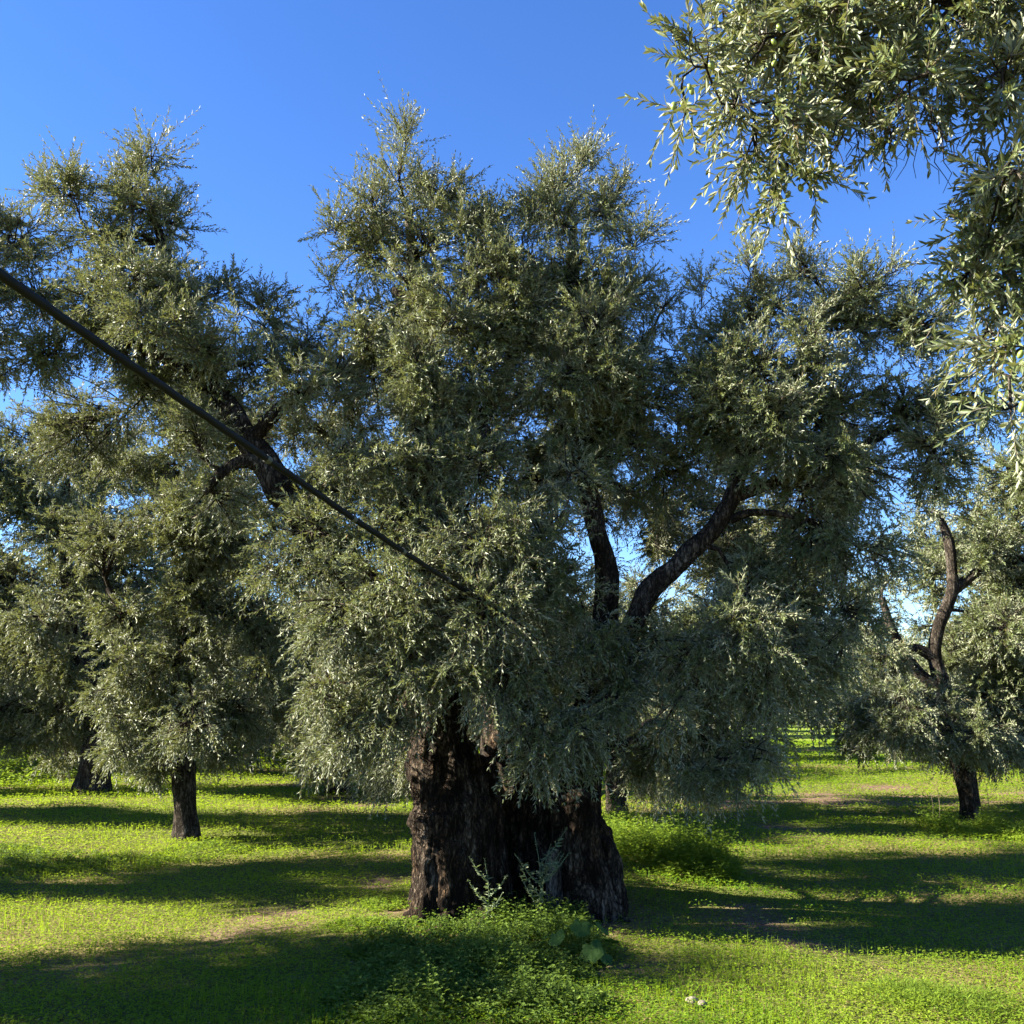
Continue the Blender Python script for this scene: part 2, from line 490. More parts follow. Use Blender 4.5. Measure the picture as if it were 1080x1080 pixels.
weed_bed('tall_grass_tuft', 'taller soft grass tuft in sun at the bottom right corner',
         [gspot(1010, 1060, 70, .35), gspot(950, 1050, 60, .3)], .16, .07, 260, M_weed, aspect=.09, cat='grass')


def tall_weed(label, u, v, topv, nb, mat=M_weed_grey):
    p = on_ground(u, v); h = (v - topv) * mpp(u, v, p[1])
    root = tag(empty('tall_weed', p), label, 'weed', 'tall grey weeds by the old trunk')
    st = MB(); lf = MB()
    main = np.array([p, p + [h * .05, 0, h * .5], p + [-h * .02, .02, h]])
    pth = catmull(main, 10)
    tube(st, pth, np.linspace(.006, .002, 10), 5)
    stems = [pth]
    for b in range(nb):
        t = rng.uniform(.2, .75); k = int(t * 9)
        a = rng.uniform(0, 6.28); l = h * rng.uniform(.3, .5)
        d = np.array([math.cos(a) * .75, math.sin(a) * .5, .85])
        pp = catmull(np.array([pth[k], pth[k] + d * l * .5 + [0, 0, -.02], pth[k] + d * l]), 7)
        tube(st, pp, np.linspace(.005, .002, 7), 4)
        stems.append(pp)
    for sp in stems:
        m = len(sp) * 6
        t = rng.random(m) ** .8
        ii = np.minimum((t * (len(sp) - 1)).astype(int), len(sp) - 2); f = (t * (len(sp) - 1) - ii)[:, None]
        P = sp[ii] * (1 - f) + sp[ii + 1] * f
        az = rng.uniform(0, 6.28, m); hor = np.stack([np.cos(az), np.sin(az), rng.uniform(.0, .9, m)], 1)
        ln = np.where(t > .7, rng.uniform(.008, .018, m), rng.uniform(.02, .055, m))
        leaves(lf, P, hor, UP + rng.normal(size=(m, 3)) * .4, ln, ln * np.where(t > .7, .7, .36), rng.random(m), rng.random(m) * .96, 0, 0, .2)
    st.build('stem', M_weed_grey, root); lf.build('foliage', mat, root)


tall_weed('tall branching grey green weed with seed heads before the trunk hollow', 566, 985, 888, 10)
tall_weed('thin grey green weed left of the branching one against the old trunk', 512, 985, 915, 4)
tall_weed('short spiky weed right of the branching one by the broken stump', 601, 972, 932, 2)


def mallow(label, u, v, blades):
    p = on_ground(u, v); root = tag(empty('mallow_plant', p), label, 'plant')
    m = mpp(u, v, p[1])
    st = MB()
    for (du, dv, r, tx, ty) in blades:
        c = p + np.array([du * m, rng.uniform(-.06, .06), -dv * m])
        c[2] = max(c[2], p[2] + .06)
        N = nrm(np.array([tx, ty, 1.0])); A = nrm(np.cross(N, [0, 1.0, .2])); B = np.cross(N, A)
        k = 28; a = np.linspace(0, 2 * np.pi, k, endpoint=False)
        rr = .85 * r * m * (1 + .10 * np.cos(5 * a) + .03 * np.cos(15 * a)) * (1 - .5 * np.exp(-((a - math.pi * 1.5) / .16) ** 2))
        rings = [c[None]]; V = [c[None]]
        for s_, up in ((.35, .05), (.7, .05 + .02), (1, .02)):
            V.append(c + (np.cos(a) * rr * s_)[:, None] * A + (np.sin(a) * rr * s_)[:, None] * B + N * (r * m * (up + .05 * s_ * np.cos(5 * a)))[:, None])
        Vv = np.vstack(V); jj = np.arange(k); kk = (jj + 1) % k
        g = MB(); tn = np.stack([np.full(len(Vv), rng.uniform(.3, .9)), np.zeros(len(Vv))], 1)
        g.add(Vv, np.stack([np.zeros(k, int), 1 + jj, 1 + kk], 1), 0, tn, True)
        for q in range(2):
            o = 1 + q * k
            g.add(Vv, np.stack([o + jj, o + k + jj, o + k + kk, o + kk], 1), 0, tn, True)
        g.build('leaf', M_round, root)
        tube(st, catmull(np.array([p, (p + c) / 2 + [0, 0, .02], c]), 6), np.linspace(.004, .003, 6), 5)
    st.build('stem', M_weed_dark, root)


mallow('dark green plant with big round lobed leaves below the broken stump', 618, 1025,
       [(-5, -38, 13, .1, -.9), (18, -36, 12, .9, -.2), (-30, -26, 12, -.8, -.7), (6, -16, 15, -.6, -1.3), (28, -24, 9, .2, .5),
        (20, 4, 11, .9, -.8), (-18, -2, 10, -.9, .1)])

for k, (u, v, r, lab) in enumerate(((730, 1068, .030, 'larger pale stone lying on the turf near the bottom edge'),
                                    (741, 1070, .022, 'smaller pale stone beside the larger one near the bottom edge'))):
    p = on_ground(u, v); g = MB()
    a = np.linspace(0, 2 * np.pi, 12, endpoint=False); V = []
    for ph in np.linspace(-1.4, 1.4, 7):
        V.append(np.stack([np.cos(a) * math.cos(ph) * r * 1.2, np.sin(a) * math.cos(ph) * r, np.full(12, math.sin(ph) * r * .7)], 1))
    V = np.vstack(V); V *= (1 + .22 * noise(V * 45 + k * 9))[:, None]
    ii = np.arange(6)[:, None] * 12; jj = np.arange(12)[None]
    g.add(V + p + [0, 0, r * .45 + .02], np.stack([ii + jj, ii + (jj + 1) % 12, ii + 12 + (jj + 1) % 12, ii + 12 + jj], -1).reshape(-1, 4), 0)
    g.add(V + p + [0, 0, r * .45 + .02], np.vstack([np.arange(12)[::-1][None], 72 + np.arange(12)[None]]), 0)
    tag(g.build('stone', M_stone), lab, 'stone')

for du, hgt, lab in ((990, 42, 'dry straw coloured stalk nearest the leaning trunk foot, left side'), (983, 34, 'shorter dry stalk farther left of the leaning trunk foot'), (1042, 50, 'dry upright stalk right of the leaning trunk foot')):
    p = on_ground(du, 868); h = hgt * mpp(du, 868, p[1]); g = MB()
    tube(g, catmull(np.array([p, p + [.03, 0, h * .5], p + [.02, .02, h]]), 6), np.linspace(.005, .002, 6), 5)
    tag(g.build('dry_stalk', M_dry), lab, 'stalk', 'dry stalks round the leaning trunk')


# ------------------------------------------------------------------ olive branches and foliage
class Wood:
    """nodes that later branches may spring from"""
    def __init__(self):
        self.p = np.zeros((0, 3)); self.r = np.zeros(0); self.d = np.zeros((0, 3))

    def add(self, pts, rad):
        self.p = np.vstack([self.p, pts]); self.r = np.concatenate([self.r, rad])
        self.d = np.vstack([self.d, nrm(np.gradient(pts, axis=0))])


def limb(mb, wood, pts, rads, sides=12, lump=.22, step=.05, seed=0.0, lfreq=7):
    pts = np.asarray(pts, float)
    n = max(8, int(np.linalg.norm(np.diff(pts, axis=0), axis=1).sum() / step))
    P = catmull(pts, n)
    R = np.interp(np.linspace(0, len(pts) - 1, n), np.arange(len(pts)), rads)
    tube(mb, P, R, sides, 0, lump, lfreq, True, seed)
    if wood is not None: wood.add(P, R)
    return P, R


def grow(wmb, fmb, wood, clumps, leaf, width, dens=2.0, detail=0, pairs=10, sides=6, spread=1.0, subs=True):
    """wood to each clump, branchlets inside it, shoots with paired leaves on them.
    clumps: list of (centre, (rx, ry, rz), up, density factor)"""
    clumps = sorted(clumps, key=lambda c: np.linalg.norm(wood.p - c[0], axis=1).min())
    for (c, r, up, df) in clumps:
        r = np.asarray(r, float)
        d = c - wood.p; dist = np.linalg.norm(d, axis=1)
        cost = dist + .5 * np.maximum(0, wood.p[:, 2] - c[2]) * (up > 0) - wood.r * 1.0
        k = int(np.argmin(cost)); p0 = wood.p[k]; L = dist[k]
        r0 = min(wood.r[k] * .7, .010 + .026 * L)
        mid1 = p0 + nrm(wood.d[k] * .5 + d[k] / max(L, 1e-6)) * L * .35 + rng.normal(size=3) * .06 * L
        mid2 = c - (c - p0) * .3 + np.array([0, 0, .12 * L]) + rng.normal(size=3) * .07 * L
        Pe = c[None]
        if L > .05:
            m = max(5, int(L / .09))
            P = catmull(np.array([p0, mid1, mid2, c]), m)
            P[1:-1] += rng.normal(size=(m - 2, 3)) * .008 * min(1, L)
            R = np.linspace(r0, max(.004, r0 * .38), m)
            tube(wmb, P, R, sides, 0, .15, 12, False, float(k))
            wood.add(P[1:], R[1:])
            Pe = P[np.linalg.norm(P - c, axis=1) < 1.1 * r.max()]
            if len(Pe) == 0: Pe = P[-1:]
        nl = dens * df * math.pi * r[0] * r[2] / (leaf * width * .62)
        nt = max(3, int(nl / (2 * pairs)))
        ns = max(4, int(nt / 7))
        sd = unit(ns); sd[:, 2] += up * .45; sd = nrm(sd)
        reach = rng.uniform(.35, 1.08, ns) ** .8
        S = Pe[rng.integers(0, len(Pe), ns)]; E = c + sd * r * reach[:, None]
        M = (S + E) / 2 + rng.normal(size=(ns, 3)) * (r * .12)
        tt = np.linspace(0, 1, 5)[None, :, None]
        path = S[:, None] * (1 - tt) ** 2 + 2 * M[:, None] * tt * (1 - tt) + E[:, None] * tt ** 2
        b0 = min(.009, .0035 + .01 * float(r.max())) * (leaf / .06) ** .4
        thin_tubes(wmb, path, np.linspace(b0, b0 * .4, 5), 0, 4)
        si = rng.integers(0, ns, nt); t = rng.uniform(.3, 1, nt)
        B = S[si] * ((1 - t) ** 2)[:, None] + M[si] * (2 * t * (1 - t))[:, None] + E[si] * (t ** 2)[:, None]
        td = nrm(sd[si] * .7 + unit(nt) * .85 + UP * (up * .42 + .05))
        tl = leaf * pairs * .46 * rng.uniform(.55, 1.25, nt) * spread * (1 + .75 * max(0, up - .2) * (rng.random(nt) < .5))
        droop = np.clip(.14 - .22 * up + rng.normal(size=nt) * .15, -.15, .5)
        tt = np.linspace(0, 1, 4)
        tp = B[:, None] + td[:, None] * (tl[:, None] * tt)[..., None] - UP * ((tl * droop)[:, None] * tt ** 2)[..., None]
        thin_tubes(fmb, tp, np.linspace(.0022, .0010, 4) * (leaf / .06) ** .5, 1, 3)
        ti = np.linspace(.1, 1, pairs)[None, :] + rng.normal(size=(nt, pairs)) * .015
        LP = B[:, None] + td[:, None] * (tl[:, None] * ti)[..., None] - UP * ((tl * droop)[:, None] * ti ** 2)[..., None]
        tan = nrm(td[:, None] - UP * (2 * droop[:, None] * ti)[..., None])
        ref = nrm(np.cross(td, unit(nt)))[:, None]
        A = nrm(np.cross(tan, ref)); Bv = np.cross(tan, A)
        ang = rng.uniform(0, 6.28, (nt, 1)) + np.arange(pairs)[None] * (math.pi / 2) + rng.normal(size=(nt, pairs)) * .25
        tone0 = np.clip(rng.normal(.45, .22, (nt, 1)), 0, 1)
        for sgn in (0, math.pi):
            rad = np.cos(ang + sgn)[..., None] * A + np.sin(ang + sgn)[..., None] * Bv
            open_ = rng.uniform(.45, 1.1, (nt, pairs, 1)) * (1.25 - .7 * ti[..., None])
            Ld = nrm(tan + rad * open_ + rng.normal(size=(nt, pairs, 3)) * .24)
            Nn = nrm(tan - rad * .4 + UP * .3 + rng.normal(size=(nt, pairs, 3)) * .45)
            ln = leaf * rng.uniform(.65, 1.2, (nt, pairs)) * (1.08 - .35 * ti ** 3)
            wd = width * rng.uniform(.75, 1.2, (nt, pairs))
            tone = np.clip(tone0 + rng.normal(size=(nt, pairs)) * .15 + .15 * (ti - .5), 0, 1)
            leaves(fmb, LP.reshape(-1, 3), Ld.reshape(-1, 3), Nn.reshape(-1, 3), ln.ravel(), wd.ravel(), tone.ravel(),
                   rng.random(nt * pairs) * .975, detail, 0, .10)


def px_of(p):
    d = np.asarray(p) - EYE
    c, s = math.cos(PITCH), math.sin(PITCH)
    f = d[1] * c + d[2] * s; h = d[2] * c - d[1] * s
    return 540 + 1080 * d[0] / f, 540 - 1080 * h / f


OPEN = [(278, 480, 34, 60), (262, 440, 20, 30), (632, 580, 20, 36), (700, 560, 60, 44), (690, 620, 30, 30), (740, 572, 40, 34), (775, 528, 22, 30), (505, 455, 30, 16), (965, 600, 36, 50), (990, 670, 36, 56), (700, 345, 40, 24), (500, 790, 22, 20), (115, 430, 60, 14)]


def fillers(cl, lo, hi, n, frac=.8):
    '''clumps between neighbouring clumps, so that the crown closes up, kept out of the openings where limbs and sky show'''
    P = np.array([c[0] for c in cl]); out = []
    for _ in range(n * 6):
        if len(out) >= n: break
        i = rng.integers(len(cl)); d = np.linalg.norm(P - P[i], axis=1)
        near = np.where((d > .25) & (d < 1.0))[0]
        if len(near) == 0: continue
        j = near[rng.integers(len(near))]; t = rng.uniform(.35, .65)
        q = P[i] * t + P[j] * (1 - t) + np.array([rng.normal() * .08, rng.uniform(lo, hi), rng.normal() * .08])
        u, v = px_of(q)
        if any(((u - a) / (c + 22)) ** 2 + ((v - b) / (e + 22)) ** 2 < 1 for a, b, c, e in OPEN): continue
        r = (np.array(cl[i][1]) + np.array(cl[j][1])) / 2 * frac
        out.append((q, tuple(r), (cl[i][2] + cl[j][2]) / 2, .8))
    return cl + out


def px_clumps(lst, D, depth=1.0, back=0.0, jit=.12):
    """(u, v, ru, rv, up[, D, dens]) in photo pixels -> clumps with a real place and size; back>0 adds the crown's far side"""
    out = []
    for c in lst:
        u, v, ru, rv, up = c[:5]
        d = (c[5] if len(c) > 5 and c[5] else D) + rng.normal() * jit
        df = c[6] if len(c) > 6 else 1.0
        p = at(u, v, d); m = mpp(u, v, d)
        rx, rz = ru * m, rv * m
        out.append((p, (rx, depth * (rx + rz) / 2, rz), up, df))
    if back:
        for (p, r, up, df) in list(out):
            u_, v_ = px_of(p)
            if rng.random() < .62 and not (abs(u_ - 885) < 55 and v_ > 640):
                q = p + np.array([rng.normal() * .12, back * rng.uniform(.7, 1.4), rng.normal() * .1 - .12 * back])
                out.append((q, tuple(a * 1.1 for a in r), up, df * .8))
    return out


# ------------------------------------------------------------------ the ancient olive
base = on_ground(545, 975); base[2] = ground_z(base[0], base[1])[0]
TREE = tag(empty('olive_tree', base), 'ancient olive with a huge hollow split trunk standing in the middle of the grove', 'tree')
raw = MB()


def stem(lst, seed):
    pts = np.array([at(u, v, d) for (u, v, d, r) in lst]); rads = [r * mpp(u, v, d) for (u, v, d, r) in lst]
    n = 26
    P = catmull(pts, n); R = np.interp(np.linspace(0, len(pts) - 1, n), np.arange(len(pts)), rads)
    tube(raw, P, R, 20, 0, .12, 4, True, seed)


stem([(484, 1010, 7.95, 52), (484, 965, 7.95, 38), (482, 925, 7.95, 32), (476, 880, 7.95, 36), (468, 835, 7.98, 33), (464, 795, 8.0, 29), (462, 755, 8.02, 27), (455, 720, 8.0, 24)], 1)
stem([(445, 1000, 7.9, 26), (462, 950, 7.85, 22), (468, 900, 7.8, 20), (462, 860, 7.8, 20)], 2)
stem([(456, 895, 7.85, 8), (452, 865, 7.9, 17), (456, 835, 7.95, 10)], 2.5)
stem([(509, 1010, 7.95, 36), (506, 950, 7.98, 22), (502, 890, 8.0, 17), (499, 840, 8.05, 13), (495, 800, 8.05, 9), (488, 785, 8.05, 4)], 3)
stem([(524, 1010, 8.05, 28), (521, 950, 8.1, 18), (517, 890, 8.15, 14), (513, 840, 8.2, 11), (510, 812, 8.2, 9), (512, 803, 8.2, 6)], 4)
stem([(476, 1000, 8.5, 40), (474, 900, 8.5, 34), (472, 815, 8.45, 26)], 12)  # added behind the left stem to keep sun out of the hollow
stem([(505, 1000, 8.85, 40), (505, 900, 8.85, 32), (506, 812, 8.8, 20)], 13)  # second added back stem, blocks sun from the left into the hollow
stem([(560, 1000, 9.0, 60), (556, 940, 8.95, 44), (552, 870, 8.8, 33), (545, 810, 8.6, 27), (540, 760, 8.45, 24), (532, 700, 8.4, 20)], 5)
stem([(624, 1010, 7.95, 34), (620, 950, 7.95, 24), (614, 905, 7.95, 18), (608, 870, 7.95, 16), (604, 848, 7.95, 15)], 6)
stem([(590, 872, 7.95, 5), (590, 850, 7.93, 7), (604, 842, 7.92, 10), (622, 847, 7.95, 8)], 7)
stem([(634, 1000, 8.4, 30), (632, 950, 8.45, 24), (624, 905, 8.55, 19), (614, 850, 8.6, 17), (616, 790, 8.55, 18), (625, 730, 8.4, 18)], 8)
stem([(652, 990, 8.15, 14), (642, 950, 8.1, 16), (634, 905, 8.1, 14), (628, 870, 8.15, 8)], 9)
stem([(600, 1010, 8.12, 20), (602, 960, 8.12, 12), (604, 920, 8.12, 9), (605, 880, 8.12, 7)], 10)
stem([(535, 1000, 8.75, 30), (536, 900, 8.75, 24), (530, 820, 8.6, 16)], 10.5)
for k, (pu, pv, qu, qv) in enumerate(((475, 955, 420, 985), (470, 965, 455, 998), (630, 955, 658, 978), (505, 960, 520, 995), (618, 960, 610, 990))):
    a = at(pu, pv, 8.0); b = on_ground(qu, qv); b[2] -= .07
    P = catmull(np.array([a, (a + b) / 2 + [0, 0, -.03], b]), 10)
    tube(raw, P, np.linspace(.14, .06, 10), 12, 0, .2, 6, True, k * 3.1)
o = raw.build('trunk', M_bark)
md = o.modifiers.new('r', 'REMESH'); md.mode = 'VOXEL'; md.voxel_size = .0125
dg = bpy.context.evaluated_depsgraph_get()
me = bpy.data.meshes.new_from_object(o.evaluated_get(dg))
bpy.data.objects.remove(o)
nv = len(me.vertices); co = np.empty(nv * 3, np.float32); me.vertices.foreach_get('co', co); co = co.reshape(-1, 3).astype(float)
no = np.empty(nv * 3, np.float32); me.vertex_normals.foreach_get('vector', no); no = no.reshape(-1, 3).astype(float)
tw = co + .06 * np.stack([noise(co * 2.1), noise(co * 2.1 + 9), 0 * co[:, 0]], 1)
flute = fbm(tw * [11, 11, 1.3], 3)
rdg = 1 - 2 * np.abs(fbm(tw * [8, 8, 1.6] + 3.3, 2))
knob = np.clip(noise(co * [6.5, 6.5, 5.5] + 7.7) - .25, 0, 1)
disp = .026 * flute + .030 * rdg + .030 * fbm(co * [5, 5, 4], 2) + .055 * knob + .020 * (1 - 2 * np.abs(fbm(tw * [17, 17, 3.2] + 5, 3))) + .014 * fbm(tw * [34, 34, 7], 2) + .012 * (1 - np.abs(noise(co * [22, 22, 16]))) + .007 * noise(co * 48) - .02
co += no * disp[:, None]
me.vertices.foreach_set('co', co.astype(np.float32).ravel())
me.polygons.foreach_set('use_smooth', np.ones(len(me.polygons), bool))
me.materials.clear(); me.materials.append(M_bark)
me.transform(Matrix.Translation(-TREE.location)); me.update()
trunk = bpy.data.objects.new('trunk', me); C.objects.link(trunk); trunk.parent = TREE
g = MB()
A0 = at(583, 966, 7.98); A1 = at(585, 896, 7.98); hw = 9 * mpp(584, 930, 7.98)
V = []
for z_ in np.linspace(0, 1, 12):
    c = A0 * (1 - z_) + A1 * z_
    w = hw * (1.05 - .12 * z_) * (1 + .08 * math.sin(z_ * 9)); tilt_ = .02 * math.sin(z_ * 5)
    for sx, sy in ((-1, -.02), (-.4, -.045), (.3, -.04), (1, -.01), (1, .05), (-1, .05)):
        V.append(c + [w * sx + tilt_ * .3, sy, .012 * (sx if z_ > .9 else 0)])
ii = np.arange(11)[:, None] * 6; jj = np.arange(6)[None]
g.add(V, np.stack([ii + jj, ii + (jj + 1) % 6, ii + 6 + (jj + 1) % 6, ii + 6 + jj], -1).reshape(-1, 4), 0)
g.add(V, [[66, 67, 68, 69, 70, 71]], 0)
tag(g.build('deadwood_slab', M_dead, TREE), 'grey weathered slab of dead wood in the hollow')


def pl(lst):
    return np.array([at(u, v, d) for (u, v, d, r) in lst]), [r * mpp(u, v, d) for (u, v, d, r) in lst]


def big_limb(skeletons, clumps, back, seed, stubs=()):
    wmb = MB(); fmb = MB(); wood = Wood()
    for k, s in enumerate(skeletons):
        P, R = pl(s); limb(wmb, wood, P, R, 14, .26, .035, seed + k * 3.7)
    for s in stubs:
        P, R = pl(s); limb(wmb, None, P, R, 8, .3, .03, seed + 50)
    cl = px_clumps(clumps[0], clumps[1], 1.0, back)
    cl = fillers(cl, -.35, .15, int(len(clumps[0]) * .9))
    grow(wmb, fmb, wood, cl, .047, .0108, 3.45, 0, 10, 6, 1.0)
    L = wmb.build('limb', M_limb, TREE)
    fmb.build('foliage', [M_leaf, M_twig], L)
    return L


# left limb
big_limb([[(462, 775, 8.02, 26), (450, 715, 7.98, 24), (415, 655, 7.9, 22), (360, 590, 7.85, 19), (305, 528, 7.8, 17), (272, 478, 7.8, 15), (248, 440, 7.8, 12), (215, 385, 7.9, 9), (185, 300, 8.0, 7), (160, 220, 8.1, 4)],
          [(262, 470, 7.8, 9), (290, 435, 7.75, 7), (330, 408, 7.8, 6), (370, 395, 7.9, 4)],
          [(235, 415, 7.85, 8), (160, 370, 7.9, 7), (80, 340, 8, 5), (10, 300, 8.1, 4)],
          [(278, 492, 7.78, 8), (258, 486, 7.7, 7), (235, 498, 7.65, 6), (215, 520, 7.6, 4)]],
         ([(160, 165, 24, 34, .8), (135, 205, 40, 34, .6), (68, 198, 34, 22, .6), (30, 245, 40, 32, .3), (182, 235, 32, 40, .5), (110, 255, 60, 42, .3), (40, 305, 55, 45, 0), (172, 300, 52, 46, .2), (228, 312, 36, 32, .3),
           (120, 350, 66, 46, -.1), (35, 380, 50, 36, -.3), (282, 335, 42, 34, .3), (325, 358, 38, 36, .2), (265, 385, 50, 36, .1), (355, 402, 34, 42, 0, 8.4), (195, 395, 55, 42, -.1, 8.3), (310, 455, 40, 34, 0, 8.6),
           (150, 420, 44, 26, -.2, 8.3), (372, 450, 32, 40, 0, 8.5), (-60, 330, 80, 80, 0), (-45, 240, 45, 45, .3), (205, 455, 32, 36, .5, 7.6), (232, 530, 50, 26, 0, 7.7),
           (330, 560, 60, 45, -.2, 7.4), (300, 600, 46, 45, -.4, 7.4), (355, 640, 60, 55, -.6, 7.3), (345, 720, 45, 45, -.7, 7.4), (385, 760, 42, 38, -.8, 7.4), (350, 785, 34, 30, -.8, 7.6), (410, 700, 50, 50, -.6, 7.3), (420, 765, 22, 24, -.8, 7.4),
           (350, 515, 48, 36, .2, 7.4), (405, 560, 52, 44, -.1, 7.3), (185, 325, 34, 34, .1, 7.5), (150, 345, 36, 30, 0, 7.5), (215, 372, 34, 28, .1, 7.5), (205, 415, 30, 26, .1, 7.5), (312, 400, 34, 22, .1, 7.4), (350, 385, 30, 26, .1, 7.5), (320, 430, 26, 18, 0, 7.5), (100, 315, 40, 36, .1, 7.6)], 8.0), 2.3, 1.0)
# central limbs
big_limb([[(540, 775, 8.45, 24), (520, 700, 8.35, 21), (490, 610, 8.2, 18), (470, 520, 8.2, 15), (455, 420, 8.2, 12), (440, 320, 8.2, 8), (430, 220, 8.2, 4)],
          [(470, 520, 8.2, 9), (510, 440, 8.1, 8), (545, 370, 8.1, 6), (570, 300, 8.1, 4)]],
         ([(428, 155, 20, 30, .9, 0, .8), (420, 190, 30, 34, .8), (395, 225, 40, 32, .6), (465, 200, 30, 28, .7), (388, 272, 46, 36, .3), (450, 262, 52, 44, .4), (515, 245, 26, 26, .7, 0, .6), (535, 295, 56, 44, .4), (478, 330, 74, 56, .1),
           (415, 335, 46, 42, .1), (352, 250, 22, 12, .4, 0, .7), (555, 360, 60, 50, .1), (465, 420, 66, 44, -.1), (395, 400, 36, 46, -.1), (350, 305, 18, 18, .5, 0, .6), (425, 490, 70, 40, -.1, 7.5), (505, 500, 66, 42, -.1, 7.4), (360, 480, 36, 26, .3, 7.6),
           (430, 560, 66, 52, -.2, 7.2), (500, 570, 72, 52, -.3, 7.1), (440, 640, 66, 54, -.5, 7.1), (520, 650, 72, 54, -.5, 7.0), (470, 715, 50, 36, -.6, 7.1), (520, 722, 56, 34, -.6, 7.1), (560, 700, 50, 45, -.6, 7.1), (430, 690, 40, 40, -.5, 7.2),
           (575, 560, 46, 50, -.2, 7.3), (590, 620, 40, 44, -.4, 7.3), (585, 760, 46, 40, -.8, 7.2), (625, 765, 34, 36, -.8, 7.4), (560, 795, 20, 24, -.9, 7.4), (605, 800, 18, 18, -.9, 7.5), (450, 735, 28, 22, -.8, 7.3), (440, 380, 40, 40, 0, 7.5), (440, 440, 40, 36, 0, 7.5), (520, 430, 40, 36, 0, 7.5), (500, 390, 44, 36, 0, 7.5), (540, 330, 40, 36, .2, 7.6), (548, 262, 36, 26, .6), (488, 240, 28, 30, .7), (570, 225, 22, 26, .7, 0, .7), (510, 285, 44, 36, .3, 7.7), (430, 300, 36, 36, .3, 7.7)], 7.9), 2.6, 2.0)
big_limb([[(620, 800, 8.55, 19), (628, 720, 8.4, 18), (638, 660, 8.2, 15), (640, 600, 8.05, 13), (630, 560, 8.0, 11), (615, 500, 8.05, 10), (605, 420, 8.1, 9), (600, 330, 8.1, 7), (605, 240, 8.1, 4)],
          [(612, 480, 8.1, 8), (650, 420, 8.1, 7), (680, 360, 8.2, 5)]],
         ([(600, 190, 30, 36, .8), (622, 172, 22, 24, .9, 0, .8), (585, 235, 42, 36, .6), (640, 222, 28, 34, .7), (610, 300, 66, 56, .2), (668, 310, 32, 38, .5), (700, 325, 30, 32, .5, 0, .7), (645, 380, 66, 56, .1), (575, 420, 60, 50, 0), (640, 455, 60, 46, -.2, 8.2),
           (560, 480, 44, 40, -.2, 8.1), (690, 430, 44, 50, -.1), (615, 640, 34, 40, -.4, 7.6), (700, 500, 36, 40, -.3, 8.4), (735, 470, 44, 50, -.1, 8.3), (650, 700, 34, 30, -.5, 7.6), (600, 505, 30, 24, 0, 7.5), (660, 520, 26, 24, -.2, 8.6), (600, 450, 40, 36, 0, 7.5), (590, 395, 40, 36, .1, 7.5), (630, 340, 40, 40, .2, 7.6), (640, 660, 26, 26, -.3, 7.4), (668, 690, 36, 34, -.4, 7.4), (640, 735, 40, 34, -.6, 7.3), (665, 400, 40, 40, .1, 7.5), (652, 200, 20, 24, .7), (668, 258, 30, 30, .5), (570, 205, 20, 22, .7)], 8.0), 2.6, 3.0)
# right limb
big_limb([[(616, 820, 8.58, 18), (632, 745, 8.35, 17), (655, 690, 8.05, 13), (677, 638, 7.9, 11.5), (692, 616, 7.85, 11.5), (714, 597, 7.8, 9.8), (737, 574, 7.75, 10.6), (756, 553, 7.75, 9), (771, 526, 7.75, 9.6), (784, 490, 7.8, 8.5), (805, 440, 7.9, 8), (850, 370, 8, 5), (870, 310, 8.1, 3)],
          [(784, 490, 7.8, 7), (775, 430, 7.9, 6), (760, 370, 8, 4)],
          [(772, 525, 7.75, 6), (840, 500, 7.85, 5.5), (910, 470, 8, 5), (980, 430, 8.2, 3.5)]],
         ([(845, 285, 40, 28, .6), (822, 325, 44, 46, .4), (925, 300, 54, 34, .5), (895, 345, 66, 52, .2), (978, 345, 46, 52, .3), (800, 395, 56, 54, .1), (880, 425, 76, 56, 0), (958, 425, 56, 56, 0), (740, 400, 34, 38, .3), (750, 310, 18, 22, .8, 0, .6), (735, 345, 26, 24, .6, 0, .6),
           (745, 455, 36, 44, 0, 8.2), (835, 490, 50, 46, -.1, 8.1), (705, 545, 34, 26, -.1, 9.6, .7), (765, 600, 40, 30, -.2, 9.6, .8), (825, 560, 44, 34, -.2, 9.4), (870, 620, 50, 40, -.4, 9.2), (800, 500, 36, 26, 0, 7.5), (690, 580, 24, 18, -.2, 9.8, .6), (905, 510, 66, 46, -.2), (988, 490, 48, 48, -.1), (1030, 420, 46, 56, 0), (860, 570, 66, 46, -.4), (930, 580, 36, 34, -.4), (810, 600, 46, 40, -.4, 8.1), (850, 655, 54, 48, -.6), (900, 650, 36, 44, -.6),
           (785, 660, 60, 44, -.5, 7.5), (725, 700, 44, 44, -.6, 7.4), (800, 725, 54, 44, -.7, 7.4), (848, 715, 44, 36, -.7, 7.6), (740, 775, 40, 44, -.8, 7.3), (720, 810, 28, 26, -.9, 7.3), (752, 822, 28, 18, -.9, 7.35), (785, 815, 24, 18, -.9, 7.4), (790, 780, 36, 32, -.8, 7.4), (705, 755, 24, 36, -.8, 7.4), (755, 650, 30, 26, -.2, 7.8), (808, 440, 40, 36, 0, 7.4), (845, 380, 42, 40, .1, 7.5), (766, 425, 32, 36, .1, 7.4), (830, 470, 40, 30, 0, 7.4), (880, 480, 44, 34, -.1, 7.4), (735, 425, 30, 34, .1, 7.6), (715, 365, 34, 28, .4), (770, 355, 30, 30, .4)], 7.9), 2.6, 4.0,
         stubs=[[(770, 548, 7.74, 5), (790, 541, 7.7, 4), (815, 541, 7.66, 3.5), (838, 546, 7.62, 2)]])


